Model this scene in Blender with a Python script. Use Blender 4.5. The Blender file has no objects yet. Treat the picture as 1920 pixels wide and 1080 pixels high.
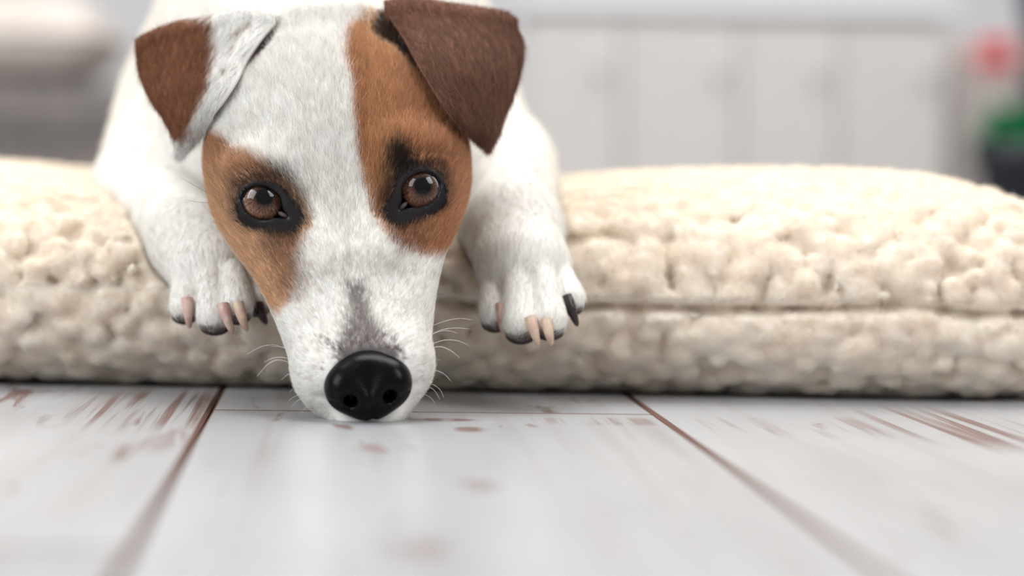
import bpy, bmesh, math, random
import numpy as np
from mathutils import Matrix, Vector

sc = bpy.context.scene
rng = np.random.default_rng(7)
random.seed(7)

# ------------------------------------------------------------------ camera
FPX = 4533.0                     # 85 mm on 36 mm at 1920 px
DIST = 0.907                     # lens to the nose tip
CAMH = 0.0875
PITCH = math.atan((540 - 361) / FPX)
ROLL = math.radians(1.0)
C = np.array([0.0, -DIST, CAMH])
Fv = np.array([0.0, math.cos(PITCH), -math.sin(PITCH)])
U0 = np.array([0.0, math.sin(PITCH), math.cos(PITCH)])
X0 = np.array([1.0, 0.0, 0.0])
Uv = U0 * math.cos(ROLL) - X0 * math.sin(ROLL)
Rv = X0 * math.cos(ROLL) + U0 * math.sin(ROLL)

cam_d = bpy.data.cameras.new('camera')
cam = bpy.data.objects.new('camera', cam_d)
sc.collection.objects.link(cam)
m = Matrix.Identity(4)
for i in range(3):
    m[i][0], m[i][1], m[i][2], m[i][3] = Rv[i], Uv[i], -Fv[i], C[i]
cam.matrix_world = m
cam_d.sensor_width = 36.0
cam_d.lens = FPX * 36 / 1920
cam_d.clip_start = 0.05
cam_d.dof.use_dof = True
cam_d.dof.focus_distance = DIST + 0.036
cam_d.dof.aperture_fstop = 4.2
sc.camera = cam

# ------------------------------------------------------------------ light
w = bpy.data.worlds.new('daylight')
sc.world = w
w.use_nodes = True
wn = w.node_tree.nodes['Background']
wn.inputs[0].default_value = (1.0, 0.99, 0.98, 1)
wn.inputs[1].default_value = 0.38

def area(name, loc, target, size, size_y, power, color):
    d = bpy.data.lights.new(name, 'AREA')
    d.shape = 'RECTANGLE'
    d.size, d.size_y, d.energy, d.color = size, size_y, power, color
    o = bpy.data.objects.new(name, d)
    sc.collection.objects.link(o)
    o.location = loc
    o.rotation_euler = (Vector(target) - Vector(loc)).to_track_quat('-Z', 'Y').to_euler()
    return o
area('ceiling_daylight', (0.1, 1.1, 2.6), (0, 0.1, 0), 2.2, 2.0, 104, (1.0, 0.985, 0.96))
area('window_daylight', (-1.6, -1.2, 1.4), (0, 0, 0.05), 1.4, 1.5, 46, (0.92, 0.96, 1.0))
area('second_window_daylight', (1.5, -1.0, 1.7), (0, 0, 0.05), 0.9, 1.2, 26, (0.98, 0.98, 1.0))

area('back_wall_fill', (-.3, 2.7, 2.5), (0, 4.1, .6), 2.0, 1.2, 24, (0.96, 0.98, 1.0))  # added fill lamp aimed at the back wall to brighten it

vs = sc.view_settings
vs.view_transform = 'Standard'
vs.look = 'None'
vs.gamma = 1.0
vs.use_curve_mapping = False
vs.exposure = 0.02
try:
    sc.cycles.use_denoising = True
    sc.cycles.max_bounces = 6
    sc.cycles.diffuse_bounces = 3
    sc.cycles.glossy_bounces = 3
    sc.cycles.transparent_max_bounces = 8
    sc.cycles.caustics_reflective = False
    sc.cycles.caustics_refractive = False
except Exception:
    pass

# ------------------------------------------------------------------ helpers
def P(px, py, Y):
    """point seen at that pixel, at depth DIST+Y along the view axis"""
    z = DIST + Y
    return C + z * (Fv + Rv * ((px - 960) / FPX) + Uv * ((540 - py) / FPX))
def G(px, py, z=0.0):
    d = Fv + Rv * ((px - 960) / FPX) + Uv * ((540 - py) / FPX)
    t = (z - C[2]) / d[2]
    return C + t * d
def proj(p):
    q = p - C
    z = q @ Fv
    return np.stack([960 + FPX * (q @ Rv) / z, 540 - FPX * (q @ Uv) / z], -1)
def lin(r, g, b):
    def f(c):
        c /= 255.0
        return c / 12.92 if c <= 0.04045 else ((c + 0.055) / 1.055) ** 2.4
    return np.array([f(r), f(g), f(b)])
def sstep(a, b, x):
    t = np.clip((x - a) / (b - a), 0, 1)
    return t * t * (3 - 2 * t)
def hash3(i, j, k, s=0):
    n = (i * 73856093) ^ (j * 19349663) ^ (k * 83492791) ^ (s * 2654435761)
    n = (n ^ (n >> 13)) * 1274126177 & 0x7fffffff
    n = (n ^ (n >> 16)) & 0xffff
    return n / 65535.0
def vnoise(p, s=0):
    i = np.floor(p).astype(np.int64)
    f = p - i
    f = f * f * (3 - 2 * f)
    r = 0
    for dx in (0, 1):
        for dy in (0, 1):
            for dz in (0, 1):
                wgt = (f[..., 0] if dx else 1 - f[..., 0]) * (f[..., 1] if dy else 1 - f[..., 1]) * (f[..., 2] if dz else 1 - f[..., 2])
                r = r + wgt * hash3(i[..., 0] + dx, i[..., 1] + dy, i[..., 2] + dz, s)
    return r
def smin(a, b, k):
    h = np.clip(0.5 + 0.5 * (b - a) / k, 0, 1)
    return b * (1 - h) + a * h - k * h * (1 - h)
def smax(a, b, k):
    return -smin(-a, -b, k)
def cone(p, a, b, ra, rb):
    a = np.asarray(a, float); b = np.asarray(b, float)
    ba = b - a
    t = np.clip((p - a) @ ba / (ba @ ba), 0, 1)
    return np.linalg.norm(p - a - t[..., None] * ba, axis=-1) - (ra + (rb - ra) * t)
def ell(p, c, r):
    r = np.asarray(r, float)
    q = (p - np.asarray(c, float)) / r
    k0 = np.linalg.norm(q, axis=-1)
    k1 = np.linalg.norm(q / r, axis=-1) + 1e-9
    return k0 * (k0 - 1) / k1
def poly_sd(q, poly):
    """signed distance (px) to a polygon, negative inside"""
    poly = np.asarray(poly, float)
    d = np.full(len(q), 1e18); s = np.zeros(len(q), bool)
    for i in range(len(poly)):
        a, b = poly[i], poly[i - 1]
        e = b - a; wv = q - a
        t = np.clip(wv @ e / (e @ e), 0, 1)
        d = np.minimum(d, ((wv - t[:, None] * e) ** 2).sum(1))
        c1 = (a[1] > q[:, 1]) != (b[1] > q[:, 1])
        with np.errstate(divide='ignore', invalid='ignore'):
            xi = (b[0] - a[0]) * (q[:, 1] - a[1]) / (b[1] - a[1]) + a[0]
        s ^= c1 & (q[:, 0] < xi)
    return np.sqrt(d) * np.where(s, -1, 1)

def axis_steps(segs):
    """[(stop, step)...] -> grid coordinates, first entry is the start"""
    out = [segs[0]]
    for stop, st in segs[1:]:
        n = max(1, int(round((stop - out[-1]) / st)))
        a = out[-1]
        out += [a + (stop - a) * (k + 1) / n for k in range(n)]
    return np.array(out)

def eval_sparse(fn, xs, ys, zs, B=8, fac=1.9):
    nx, ny, nz = len(xs), len(ys), len(zs)
    f = np.empty((nx, ny, nz), np.float32)
    bi = [list(range(0, n, B)) for n in (nx, ny, nz)]
    ctr, blk = [], []
    for i in bi[0]:
        for j in bi[1]:
            for k in bi[2]:
                i1, j1, k1 = min(i + B, nx), min(j + B, ny), min(k + B, nz)
                lo = np.array([xs[i], ys[j], zs[k]]); hi = np.array([xs[i1 - 1], ys[j1 - 1], zs[k1 - 1]])
                ctr.append((lo + hi) / 2); blk.append((i, i1, j, j1, k, k1, np.linalg.norm(hi - lo) / 2))
    ctr = np.array(ctr)
    fc = np.concatenate([fn(ctr[s:s + 200000]) for s in range(0, len(ctr), 200000)])
    pend, npt = [], 0
    def flush():
        pts = np.concatenate([np.stack(np.meshgrid(xs[b[0]:b[1]], ys[b[2]:b[3]], zs[b[4]:b[5]], indexing='ij'), -1).reshape(-1, 3) for b in pend])
        v = fn(pts); o = 0
        for b in pend:
            sh = (b[1] - b[0], b[3] - b[2], b[5] - b[4]); n = sh[0] * sh[1] * sh[2]
            f[b[0]:b[1], b[2]:b[3], b[4]:b[5]] = v[o:o + n].reshape(sh); o += n
    for c, b in zip(fc, blk):
        gap = max(xs[min(b[1], nx - 1)] - xs[b[1] - 1], ys[min(b[3], ny - 1)] - ys[b[3] - 1], zs[min(b[5], nz - 1)] - zs[b[5] - 1])
        if abs(c) > fac * (b[6] + 2 * gap):
            f[b[0]:b[1], b[2]:b[3], b[4]:b[5]] = c
        else:
            pend.append(b); npt += (b[1] - b[0]) * (b[3] - b[2]) * (b[5] - b[4])
            if npt > 150000:
                flush(); pend = []; npt = 0
    if pend: flush()
    return f

def surface_nets(f, xs, ys, zs):
    ins = f < 0
    nx, ny, nz = f.shape
    cnt = np.zeros((nx - 1, ny - 1, nz - 1), np.int8)
    for a in (0, 1):
        for b in (0, 1):
            for c in (0, 1):
                cnt += ins[a:nx - 1 + a, b:ny - 1 + b, c:nz - 1 + c]
    act = np.argwhere((cnt > 0) & (cnt < 8))
    I, J, K = act.T
    corner = {}
    for a in (0, 1):
        for b in (0, 1):
            for c in (0, 1):
                corner[a, b, c] = f[I + a, J + b, K + c].astype(np.float64)
    acc = np.zeros((len(act), 3)); n = np.zeros(len(act))
    for ax in range(3):
        for a in (0, 1):
            for b in (0, 1):
                c0 = [a, b]; c0.insert(ax, 0); c1 = [a, b]; c1.insert(ax, 1)
                f0, f1 = corner[tuple(c0)], corner[tuple(c1)]
                cr = (f0 < 0) != (f1 < 0)
                den = np.where(cr, f0 - f1, 1)
                t = np.where(cr, f0 / den, 0)
                pt = np.zeros((len(act), 3)) + np.array(c0, float)
                pt[:, ax] = t
                acc += np.where(cr[:, None], pt, 0); n += cr
    loc = acc / n[:, None]
    V = np.empty((len(act), 3))
    for ax, (g, ii) in enumerate(zip((xs, ys, zs), (I, J, K))):
        V[:, ax] = g[ii] + loc[:, ax] * (g[ii + 1] - g[ii])
    idx = np.full(cnt.shape, -1, np.int32)
    idx[I, J, K] = np.arange(len(act))
    quads = []
    for ax in range(3):
        s0 = [slice(None)] * 3; s1 = [slice(None)] * 3
        s0[ax] = slice(0, -1); s1[ax] = slice(1, None)
        a0, a1 = ins[tuple(s0)], ins[tuple(s1)]
        e = np.argwhere(a0 != a1)
        o1, o2 = [(1, 2), (2, 0), (0, 1)][ax]
        ok = (e[:, o1] > 0) & (e[:, o2] > 0) & (e[:, o1] < cnt.shape[o1]) & (e[:, o2] < cnt.shape[o2])
        e = e[ok]
        def cell(d1, d2):
            q = e.copy(); q[:, o1] += d1; q[:, o2] += d2
            return idx[q[:, 0], q[:, 1], q[:, 2]]
        q = np.stack([cell(-1, -1), cell(0, -1), cell(0, 0), cell(-1, 0)], 1)
        flip = ~a0[e[:, 0], e[:, 1], e[:, 2]]
        q[flip] = q[flip][:, ::-1]
        quads.append(q)
    Q = np.concatenate(quads)
    Q = Q[(Q >= 0).all(1)]
    return V, Q

def np_mesh(name, V, Q, smooth=True):
    me = bpy.data.meshes.new(name)
    k = Q.shape[1]
    me.vertices.add(len(V)); me.vertices.foreach_set('co', np.ascontiguousarray(V, np.float32).ravel())
    me.loops.add(Q.size); me.loops.foreach_set('vertex_index', np.ascontiguousarray(Q, np.int32).ravel())
    me.polygons.add(len(Q))
    me.polygons.foreach_set('loop_start', np.arange(0, Q.size, k, dtype=np.int32))
    me.polygons.foreach_set('loop_total', np.full(len(Q), k, np.int32))
    if smooth: me.polygons.foreach_set('use_smooth', np.ones(len(Q), bool))
    me.update(calc_edges=True); me.validate()
    return me
def vcol(me, name, col):
    a = me.color_attributes.new(name, 'FLOAT_COLOR', 'POINT')
    rgba = np.ones((len(col), 4), np.float32); rgba[:, :3] = col
    a.data.foreach_set('color', rgba.ravel())
def vfloat(me, name, v):
    a = me.attributes.new(name, 'FLOAT', 'POINT'); a.data.foreach_set('value', np.asarray(v, np.float32))
def link(name, data, parent=None, mat=None, **props):
    o = bpy.data.objects.new(name, data)
    sc.collection.objects.link(o)
    if parent is not None: o.parent = parent
    if mat is not None: data.materials.append(mat)
    for k, v in props.items(): o[k] = v
    return o
def empty(name, loc, **props):
    o = bpy.data.objects.new(name, None); sc.collection.objects.link(o)
    o.location = loc
    for k, v in props.items(): o[k] = v
    return o
def child(o, parent):
    """parent while keeping the mesh in world coordinates"""
    o.parent = parent
    o.matrix_parent_inverse = Matrix.Translation(-Vector(parent.location))
    return o
def grid_mesh(name, pts, smooth=True, close_u=False):
    n, k = pts.shape[:2]
    a = np.arange(n * k).reshape(n, k)
    if close_u: a = np.concatenate([a, a[:, :1]], 1)
    Q = np.stack([a[:-1, :-1], a[1:, :-1], a[1:, 1:], a[:-1, 1:]], -1).reshape(-1, 4)
    return np_mesh(name, pts.reshape(-1, 3), Q, smooth)
def tube_mesh(name, path, radii, seg=6):
    path = np.asarray(path, float); radii = np.asarray(radii, float)
    rings = []
    for i, p in enumerate(path):
        t = path[min(i + 1, len(path) - 1)] - path[max(i - 1, 0)]
        t = t / (np.linalg.norm(t) + 1e-12)
        ref = np.array([0.3, 0.1, 1.0]) if abs(t[2]) < 0.9 else np.array([1.0, 0.2, 0])
        a = np.cross(t, ref); a /= np.linalg.norm(a); b = np.cross(t, a)
        th = np.linspace(0, 2 * np.pi, seg, endpoint=False)
        rings.append(p + radii[i] * (np.cos(th)[:, None] * a + np.sin(th)[:, None] * b))
    return grid_mesh(name, np.array(rings), True, True)
def catmull(pts, n):
    pts = np.asarray(pts, float)
    t = np.linspace(0, len(pts) - 1, n)
    i = np.clip(np.floor(t).astype(int), 0, len(pts) - 2); f = (t - i)[:, None]
    p0 = pts[np.maximum(i - 1, 0)]; p1 = pts[i]; p2 = pts[i + 1]; p3 = pts[np.minimum(i + 2, len(pts) - 1)]
    return 0.5 * (2 * p1 + (p2 - p0) * f + (2 * p0 - 5 * p1 + 4 * p2 - p3) * f ** 2 + (3 * p1 - p0 - 3 * p2 + p3) * f ** 3)

# materials ---------------------------------------------------------
def mat(name, color=(0.8, 0.8, 0.8), rough=0.6, spec=0.5, **kw):
    mt = bpy.data.materials.new(name); mt.use_nodes = True
    b = mt.node_tree.nodes['Principled BSDF']
    b.inputs['Base Color'].default_value = (*color, 1)
    b.inputs['Roughness'].default_value = rough
    b.inputs['Specular IOR Level'].default_value = spec
    for k, v in kw.items():
        b.inputs[k].default_value = v
    return mt
def nd(mt, typ, **kw):
    n = mt.node_tree.nodes.new(typ)
    for k, v in kw.items():
        if k in n.inputs.keys() if hasattr(n.inputs, 'keys') else False: n.inputs[k].default_value = v
        else: setattr(n, k, v)
    return n
def lk(mt, a, b): mt.node_tree.links.new(a, b)
def bsdf(mt): return mt.node_tree.nodes['Principled BSDF']
def add_bump(mt, scale, strength, dist, detail=3, vor=False, coord='Object'):
    tc = nd(mt, 'ShaderNodeTexCoord')
    if vor:
        t = nd(mt, 'ShaderNodeTexVoronoi'); t.inputs['Scale'].default_value = scale; out = t.outputs['Distance']
    else:
        t = nd(mt, 'ShaderNodeTexNoise'); t.inputs['Scale'].default_value = scale; t.inputs['Detail'].default_value = detail; out = t.outputs[0]
    lk(mt, tc.outputs[coord], t.inputs['Vector'])
    bp = nd(mt, 'ShaderNodeBump'); bp.inputs['Strength'].default_value = strength; bp.inputs['Distance'].default_value = dist
    lk(mt, out, bp.inputs['Height']); lk(mt, bp.outputs[0], bsdf(mt).inputs['Normal'])
    return mt
def tint_noise(mt, c1, c2, scale, stretch=(1, 1, 1), lo=0.35, hi=0.65):
    tc = nd(mt, 'ShaderNodeTexCoord'); mp = nd(mt, 'ShaderNodeMapping'); mp.inputs['Scale'].default_value = stretch
    t = nd(mt, 'ShaderNodeTexNoise'); t.inputs['Scale'].default_value = scale
    r = nd(mt, 'ShaderNodeValToRGB')
    r.color_ramp.elements[0].position = lo; r.color_ramp.elements[1].position = hi
    r.color_ramp.elements[0].color = (*c1, 1); r.color_ramp.elements[1].color = (*c2, 1)
    lk(mt, tc.outputs['Object'], mp.inputs[0]); lk(mt, mp.outputs[0], t.inputs['Vector'])
    lk(mt, t.outputs[0], r.inputs[0]); lk(mt, r.outputs[0], bsdf(mt).inputs['Base Color'])
    return mt

# ------------------------------------------------------------------ floor
LS, RS = G(392, 773), G(1238, 784)            # left and right joints of the middle plank row
vp = Fv + Rv * ((625 - 960) / FPX)
ax = np.array([vp[0], vp[1], 0]); ax /= np.linalg.norm(ax)
bx = np.array([ax[1], -ax[0], 0])
pw = abs((RS - LS) @ bx)
mid = (LS + RS) / 2
yaw = math.atan2(-ax[0], ax[1])
PL, PT = 1.24, 0.009
cross = (G(820, 773) - mid) @ ax              # where the cross joint runs

sub = mat('subfloor_dark', lin(70, 48, 38), 0.8)
tint_noise(sub, lin(60, 40, 32), lin(85, 60, 48), 30)
bm = bmesh.new(); bmesh.ops.create_grid(bm, x_segments=1, y_segments=1, size=3.2)
fm = bpy.data.meshes.new('floor'); bm.to_mesh(fm); bm.free()
floor = link('floor', fm, mat=sub, kind='structure')
floor.location = (0, 1.2, -PT)

def plank_mat(name, seed, blobs, general=0.62):
    """white-washed board worn through to the brown wood; blobs = (x, y, rx, ry, amount) of worn spots on the board"""
    mt = mat(name, rough=0.34, spec=0.5)
    tc = nd(mt, 'ShaderNodeTexCoord'); mp = nd(mt, 'ShaderNodeMapping')
    mp.inputs['Location'].default_value = (seed * 3.1, seed * 1.7, 0); lk(mt, tc.outputs['Object'], mp.inputs[0])
    def noise(scale, stretch, detail=4, dist=0.0):
        m2 = nd(mt, 'ShaderNodeMapping'); m2.inputs['Scale'].default_value = stretch; lk(mt, mp.outputs[0], m2.inputs[0])
        t = nd(mt, 'ShaderNodeTexNoise'); t.inputs['Scale'].default_value = scale; t.inputs['Detail'].default_value = detail
        t.inputs['Distortion'].default_value = dist
        lk(mt, m2.outputs[0], t.inputs['Vector']); return t.outputs[0]
    def math_(op, a, b, clamp=False):
        n = nd(mt, 'ShaderNodeMath', operation=op); n.use_clamp = clamp
        for i, x in enumerate((a, b)):
            if isinstance(x, (int, float)): n.inputs[i].default_value = x
            else: lk(mt, x, n.inputs[i])
        return n.outputs[0]
    def rng_(x, a, b, c=0.0, d=1.0):
        n = nd(mt, 'ShaderNodeMapRange'); n.inputs[1].default_value = a; n.inputs[2].default_value = b
        n.inputs[3].default_value = c; n.inputs[4].default_value = d; lk(mt, x, n.inputs[0]); return n.outputs[0]
    fine = noise(150, (1, 0.03, 1), 5, 0.3)
    streak = noise(165, (1, 0.012, 1), 3, 0.4)
    patch = noise(70, (1, 0.16, 1), 5, 0.8)
    tone = noise(14, (1, 0.2, 1), 3)
    worn = rng_(patch, general, general + 0.07)
    sp = nd(mt, 'ShaderNodeSeparateXYZ'); lk(mt, tc.outputs['Object'], sp.inputs[0])
    area_m = None
    for (bxx, byy, rx, ry, amt, kind) in blobs:
        dx = math_('DIVIDE', math_('SUBTRACT', sp.outputs[0], bxx), rx)
        dy = math_('DIVIDE', math_('SUBTRACT', sp.outputs[1], byy), ry)
        d2 = math_('ADD', math_('MULTIPLY', dx, dx), math_('MULTIPLY', dy, dy))
        msk = rng_(d2, 0.25, 1.0, amt, 0.0)
        src = rng_(streak, 0.49, 0.55) if kind == 's' else (rng_(fine, 0.5, 0.62) if kind == 'f' else (rng_(patch, 0.36, 0.44) if kind == 'd' else rng_(patch, 0.47, 0.55)))
        v = math_('MULTIPLY', msk, src)
        area_m = v if area_m is None else math_('MAXIMUM', area_m, v)
    if area_m is not None: worn = math_('MAXIMUM', worn, area_m)
    worn = math_('MULTIPLY', worn, rng_(fine, 0.3, 0.5, 0.35, 1.0), True)
    r1 = nd(mt, 'ShaderNodeMix', data_type='RGBA')
    lk(mt, rng_(tone, 0.3, 0.7), r1.inputs[0])
    r1.inputs[6].default_value = (*lin(152, 153, 155), 1); r1.inputs[7].default_value = (*lin(173, 174, 176), 1)
    r2 = nd(mt, 'ShaderNodeMix', data_type='RGBA')
    lk(mt, rng_(fine, 0.52, 0.8, 0.0, 0.35), r2.inputs[0]); lk(mt, r1.outputs[2], r2.inputs[6]); r2.inputs[7].default_value = (*lin(132, 116, 110), 1)
    r3 = nd(mt, 'ShaderNodeMix', data_type='RGBA')
    lk(mt, worn, r3.inputs[0]); lk(mt, r2.outputs[2], r3.inputs[6]); r3.inputs[7].default_value = (*lin(104, 80, 74), 1)
    lk(mt, r3.outputs[2], bsdf(mt).inputs['Base Color'])
    lk(mt, rng_(worn, 0, 1, 0.30, 0.55), bsdf(mt).inputs['Roughness'])
    bp = nd(mt, 'ShaderNodeBump'); bp.inputs['Strength'].default_value = 0.25; bp.inputs['Distance'].default_value = 0.0006
    lk(mt, math_('SUBTRACT', fine, worn), bp.inputs['Height']); lk(mt, bp.outputs[0], bsdf(mt).inputs['Normal'])
    return mt
edge_m = mat('board_edge_brown', lin(104, 74, 64), 0.6)
add_bump(edge_m, 200, 0.2, 0.0005)

def plank_mesh(name, m_top):
    bm = bmesh.new()
    bmesh.ops.create_cube(bm, size=1.0)
    bmesh.ops.scale(bm, vec=(pw - 0.0008, PL - 0.0008, PT), verts=bm.verts)
    top = [e for e in bm.edges if all(v.co.z > 0 for v in e.verts)]
    bmesh.ops.bevel(bm, geom=top, offset=0.0013, segments=1, affect='EDGES')
    for f in bm.faces: f.material_index = 0 if f.normal.z > 0.95 else 1
    me = bpy.data.meshes.new(name); bm.to_mesh(me); bm.free()
    me.materials.append(m_top); me.materials.append(edge_m)
    return me
def row_xy(r, along):        # board centre
    return mid + bx * (r * pw) + ax * along
def place_plank(me, r, along):
    c = row_xy(r, along)
    o = link('plank', me, floor)
    o.matrix_parent_inverse = Matrix.Translation(-floor.location)
    o.location = (c[0], c[1], -PT / 2); o.rotation_euler = (0, 0, yaw)
def to_local(g, r, along):   # ground point -> board coordinates
    q = g - row_xy(r, along)
    return float(q @ bx), float(q @ ax)
own = {}
l_al, m_al, r_al = cross + 0.25, cross - PL / 2, cross + 0.12
a = to_local(G(300, 765), -1, l_al); a1 = to_local(G(420, 800), -1, l_al); a2 = to_local(G(190, 850), -1, l_al)
own[(-1, 0)] = (plank_mat('board_left', 2, [(a[0], a[1], 0.05, 0.11, 1, 's'), (a[0] + .01, a[1] - .12, 0.012, 0.05, .7, 'p'), (a2[0], a2[1], 0.012, 0.05, .6, 'p')]), l_al)
b0 = to_local(G(830, 787), 0, m_al); b1 = to_local(G(880, 805), 0, m_al); b2 = to_local(G(640, 800), 0, m_al); b3 = to_local(G(720, 840), 0, m_al)
b4 = to_local(G(890, 910), 0, m_al); b5 = to_local(G(800, 1030), 0, m_al); b6 = to_local(G(1150, 790), 0, m_al)
own[(0, 0)] = (plank_mat('board_middle', 5, [(b0[0], b0[1], .017, .008, 1, 'd'), (b1[0], b1[1], .009, .012, 1, 'd'), (b2[0], b2[1], .006, .02, 1, 'p'),
      (b3[0], b3[1], .012, .02, .8, 'p'), (b4[0], b4[1], .01, .02, .8, 'p'), (b5[0], b5[1], .014, .02, .7, 'p'), (b6[0], b6[1], .04, .02, .7, 'f')], 0.66), m_al)
c0 = to_local(G(1780, 800), 1, r_al); c1 = to_local(G(1560, 800), 1, r_al)
own[(1, 0)] = (plank_mat('board_right', 9, [(c0[0], c0[1], .035, .10, 1, 's'), (c1[0], c1[1], .06, .05, .6, 'f')], 0.68), r_al)
gen = [plank_mesh('plank', plank_mat('board_%d' % k, 13 + 4 * k, [], 0.62)) for k in range(3)]
for r in range(-12, 13):
    for n in range(-2, 3):
        if (r, 0) in own:
            base = own[(r, 0)][1]
            me = plank_mesh('plank', own[(r, 0)][0]) if n == 0 else gen[(r + n) % 3]
            place_plank(me, r, base + n * PL)
        else:
            place_plank(gen[(r * 2 + n) % 3], r, ((r * 0.37) % 1.0) * PL + n * PL)

# ------------------------------------------------------------------ dog shape
CM = 0.01
ROLL_H, YAW_H = math.radians(6.8), math.radians(5.0)
H0 = P(639, 366, 0.05)
hu = Rv * math.cos(ROLL_H) + Uv * math.sin(ROLL_H)      # head right (image right, raised)
hv = Uv * math.cos(ROLL_H) - Rv * math.sin(ROLL_H)      # head up
hd = Fv.copy()
hu, hd = hu * math.cos(YAW_H) + hd * math.sin(YAW_H), hd * math.cos(YAW_H) - hu * math.sin(YAW_H)
HB = np.stack([hu, hd, hv])
def to_head(p): return (p - H0) @ HB.T / CM
def from_head(q): return H0 + (np.asarray(q, float) * CM) @ HB

LOFT = np.array([  # v, half width, front, widest, back
    (-9.6, 0.5, -3.6, -3.1, -2.6), (-9.1, 1.25, -4.1, -3.0, -2.0), (-8.7, 1.7, -4.3, -2.9, -1.5), (-8.0, 2.2, -4.15, -2.7, -.8), (-7.2, 2.52, -4.1, -2.4, -.1),
    (-6.3, 2.70, -4.4, -2.1, .6), (-5.0, 2.98, -3.9, -1.5, 1.4), (-4.0, 3.28, -3.3, -1.0, 2.1), (-3.0, 3.65, -2.75, -.3, 2.9),
    (-2.2, 4.2, -2.3, .6, 3.7), (-1.2, 4.85, -1.85, 1.6, 4.5), (-.4, 5.2, -1.55, 2.3, 5.1), (.4, 5.38, -1.35, 2.7, 5.6),
    (1.5, 5.45, -1.15, 3.0, 6.3), (2.5, 5.38, -.85, 3.3, 6.9), (4, 5.0, -.1, 3.8, 7.5), (5.5, 4.4, 1.0, 4.4, 7.9),
    (6.8, 3.5, 2.4, 5.1, 8.1), (7.8, 2.4, 4.0, 5.8, 8.0), (8.5, 1.0, 5.3, 6.3, 7.6)])
_vt = np.linspace(-9.6, 8.5, 400)
_tab = [np.interp(_vt, LOFT[:, 0], LOFT[:, k]) for k in range(1, 5)]
_k = np.exp(-0.5 * (np.arange(-30, 31) / 9.0) ** 2); _k /= _k.sum()
_tab = [np.convolve(np.pad(t, 30, mode='reflect', reflect_type='odd'), _k, mode='valid') for t in _tab]
EYE = np.array([3.13, -0.02, -0.08])        # eyeball centre, head frame (u mirrored, d, v)
EYE_R = 1.06
def eye_dv(u): return -.105 * np.sign(u)          # the eyes do not sit quite level
def eye_open(q):
    """2D signed distance (cm) to the eye opening seen from the front; q in head frame, mirrored u"""
    a = np.abs(q[..., 0]) - EYE[0]; b = q[..., 2] - EYE[2] - eye_dv(q[..., 0])
    c, s = math.cos(0.42), math.sin(0.42)
    x = a * c + b * s; y = -a * s + b * c
    e = np.stack([x / 0.80, y / 0.64], -1)
    k0 = np.linalg.norm(e, axis=-1)
    f1 = (k0 - 1) * 0.7
    pq = np.stack([a, b], -1)
    f2 = cone(pq, (-.2, -.2), (-.92, -.66), 0.46, 0.05)
    return smin(f1, f2, 0.12)
def f_head(p):
    q = to_head(p)
    u, d, v = q[..., 0], q[..., 1], q[..., 2]
    vc = np.clip(v, -9.55, 8.45)
    wd, fr, wc, bk = (np.interp(vc, _vt, t) for t in _tab)
    wd = np.maximum(wd, .2)
    semi = np.where(d < wc, np.maximum(wc - fr, .2), np.maximum(bk - wc, .2))
    n = 2.15
    wd = wd * (1 - .03 * (u < 0) * sstep(-4, -1, v))
    rho = ((np.abs(u) / wd) ** n + (np.abs(d - wc) / semi) ** n) ** (1 / n)
    f = (rho - 1) * np.minimum(wd, semi)
    f = smax(f, np.abs(v + .55) - 8.8, .6)
    m = np.stack([np.abs(u), d, v], -1)
    f = smin(f, ell(m, (2.75, -.15, 1.55), (1.5, .9, .75)), .9)           # brow
    f = smin(f, ell(m, (1.45, -3.2, -6.7), (1.2, 1.45, 1.35)), .6)         # upper lip pads
    f = smin(f, ell(m, (0, -3.4, -8.75), (1.15, .9, .62)), .5)             # chin
    f = smin(f, cone(m, (1.0, -2.3, -2.6), (1.9, -1.1, -1.0), .8, .8), .9)
    f = smax(f, -ell(m, (2.1, -1.75, -1.0), (.9, .5, 1.0)), .8)              # tear trough
    f = smin(f, cone(m, (2.6, 5.6, 6.0), (3.4, 6.0, 6.7), 1.1, .8), .9)    # ear root
    f = smax(f, -cone(m, (2.2, 3.05, 7.0), (3.6, 3.0, 5.2), .35, .3), .45) # ear opening
    # furrow down the forehead
    f = f + 0.10 * np.exp(-(u / .5) ** 2) * sstep(-.5, 1.0, v) * sstep(7.0, 3.5, v) * (d < 5)
    # lids over the eyeballs, opened
    me_ = m - EYE; me_[..., 2] -= eye_dv(u)
    f = smin(f, np.linalg.norm(me_, axis=-1) - (EYE_R + .19), .42)
    cut = smax(eye_open(q), d - EYE[1] - .1, .1)
    f = smax(f, -cut, .10)
    # mouth line along the lips
    s1 = np.abs(v + 8.05 - .30 * np.clip(np.abs(u), 0, 2.2) * .8) + 0 * u
    near = (d < -1.0) & (v < -6.5)
    f = f + np.where(near, .16 * np.exp(-(s1 / .12) ** 2) * sstep(2.6, 1.2, np.abs(u)), 0)
    return f * CM

# limbs and trunk: (a, b, ra, rb, blend)
def W(px, py, Y): return P(px, py, Y)
TR = []
def limb(a, b, ra, rb, k=.012): TR.append((np.asarray(a), np.asarray(b), ra, rb, k))
limb(W(615, 150, .125), W(590, 70, .29), .046, .074, .03)                      # neck
limb((-.092, .30, .135), (-.11, .60, .150), .086, .088, .03)                   # chest to rump
limb((-.095, .27, .105), (-.095, .33, .115), .080, .088, .03)                  # brisket
limb(W(358, 200, .30), W(284, 335, .235), .034, .026, .02)                     # near-left shoulder, upper arm
limb(W(266, 386, .215), W(366, 456, .125), .0240, .0170, .014)                 # forearm
limb(W(366, 456, .125), W(396, 505, .098), .0170, .0160, .010)                 # wrist to paw
limb(W(815, 175, .30), W(922, 300, .235), .030, .026, .02)
limb(W(938, 320, .215), W(962, 432, .130), .0255, .0195, .014)
limb(W(962, 432, .130), W(980, 500, .100), .0192, .0180, .010)
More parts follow.
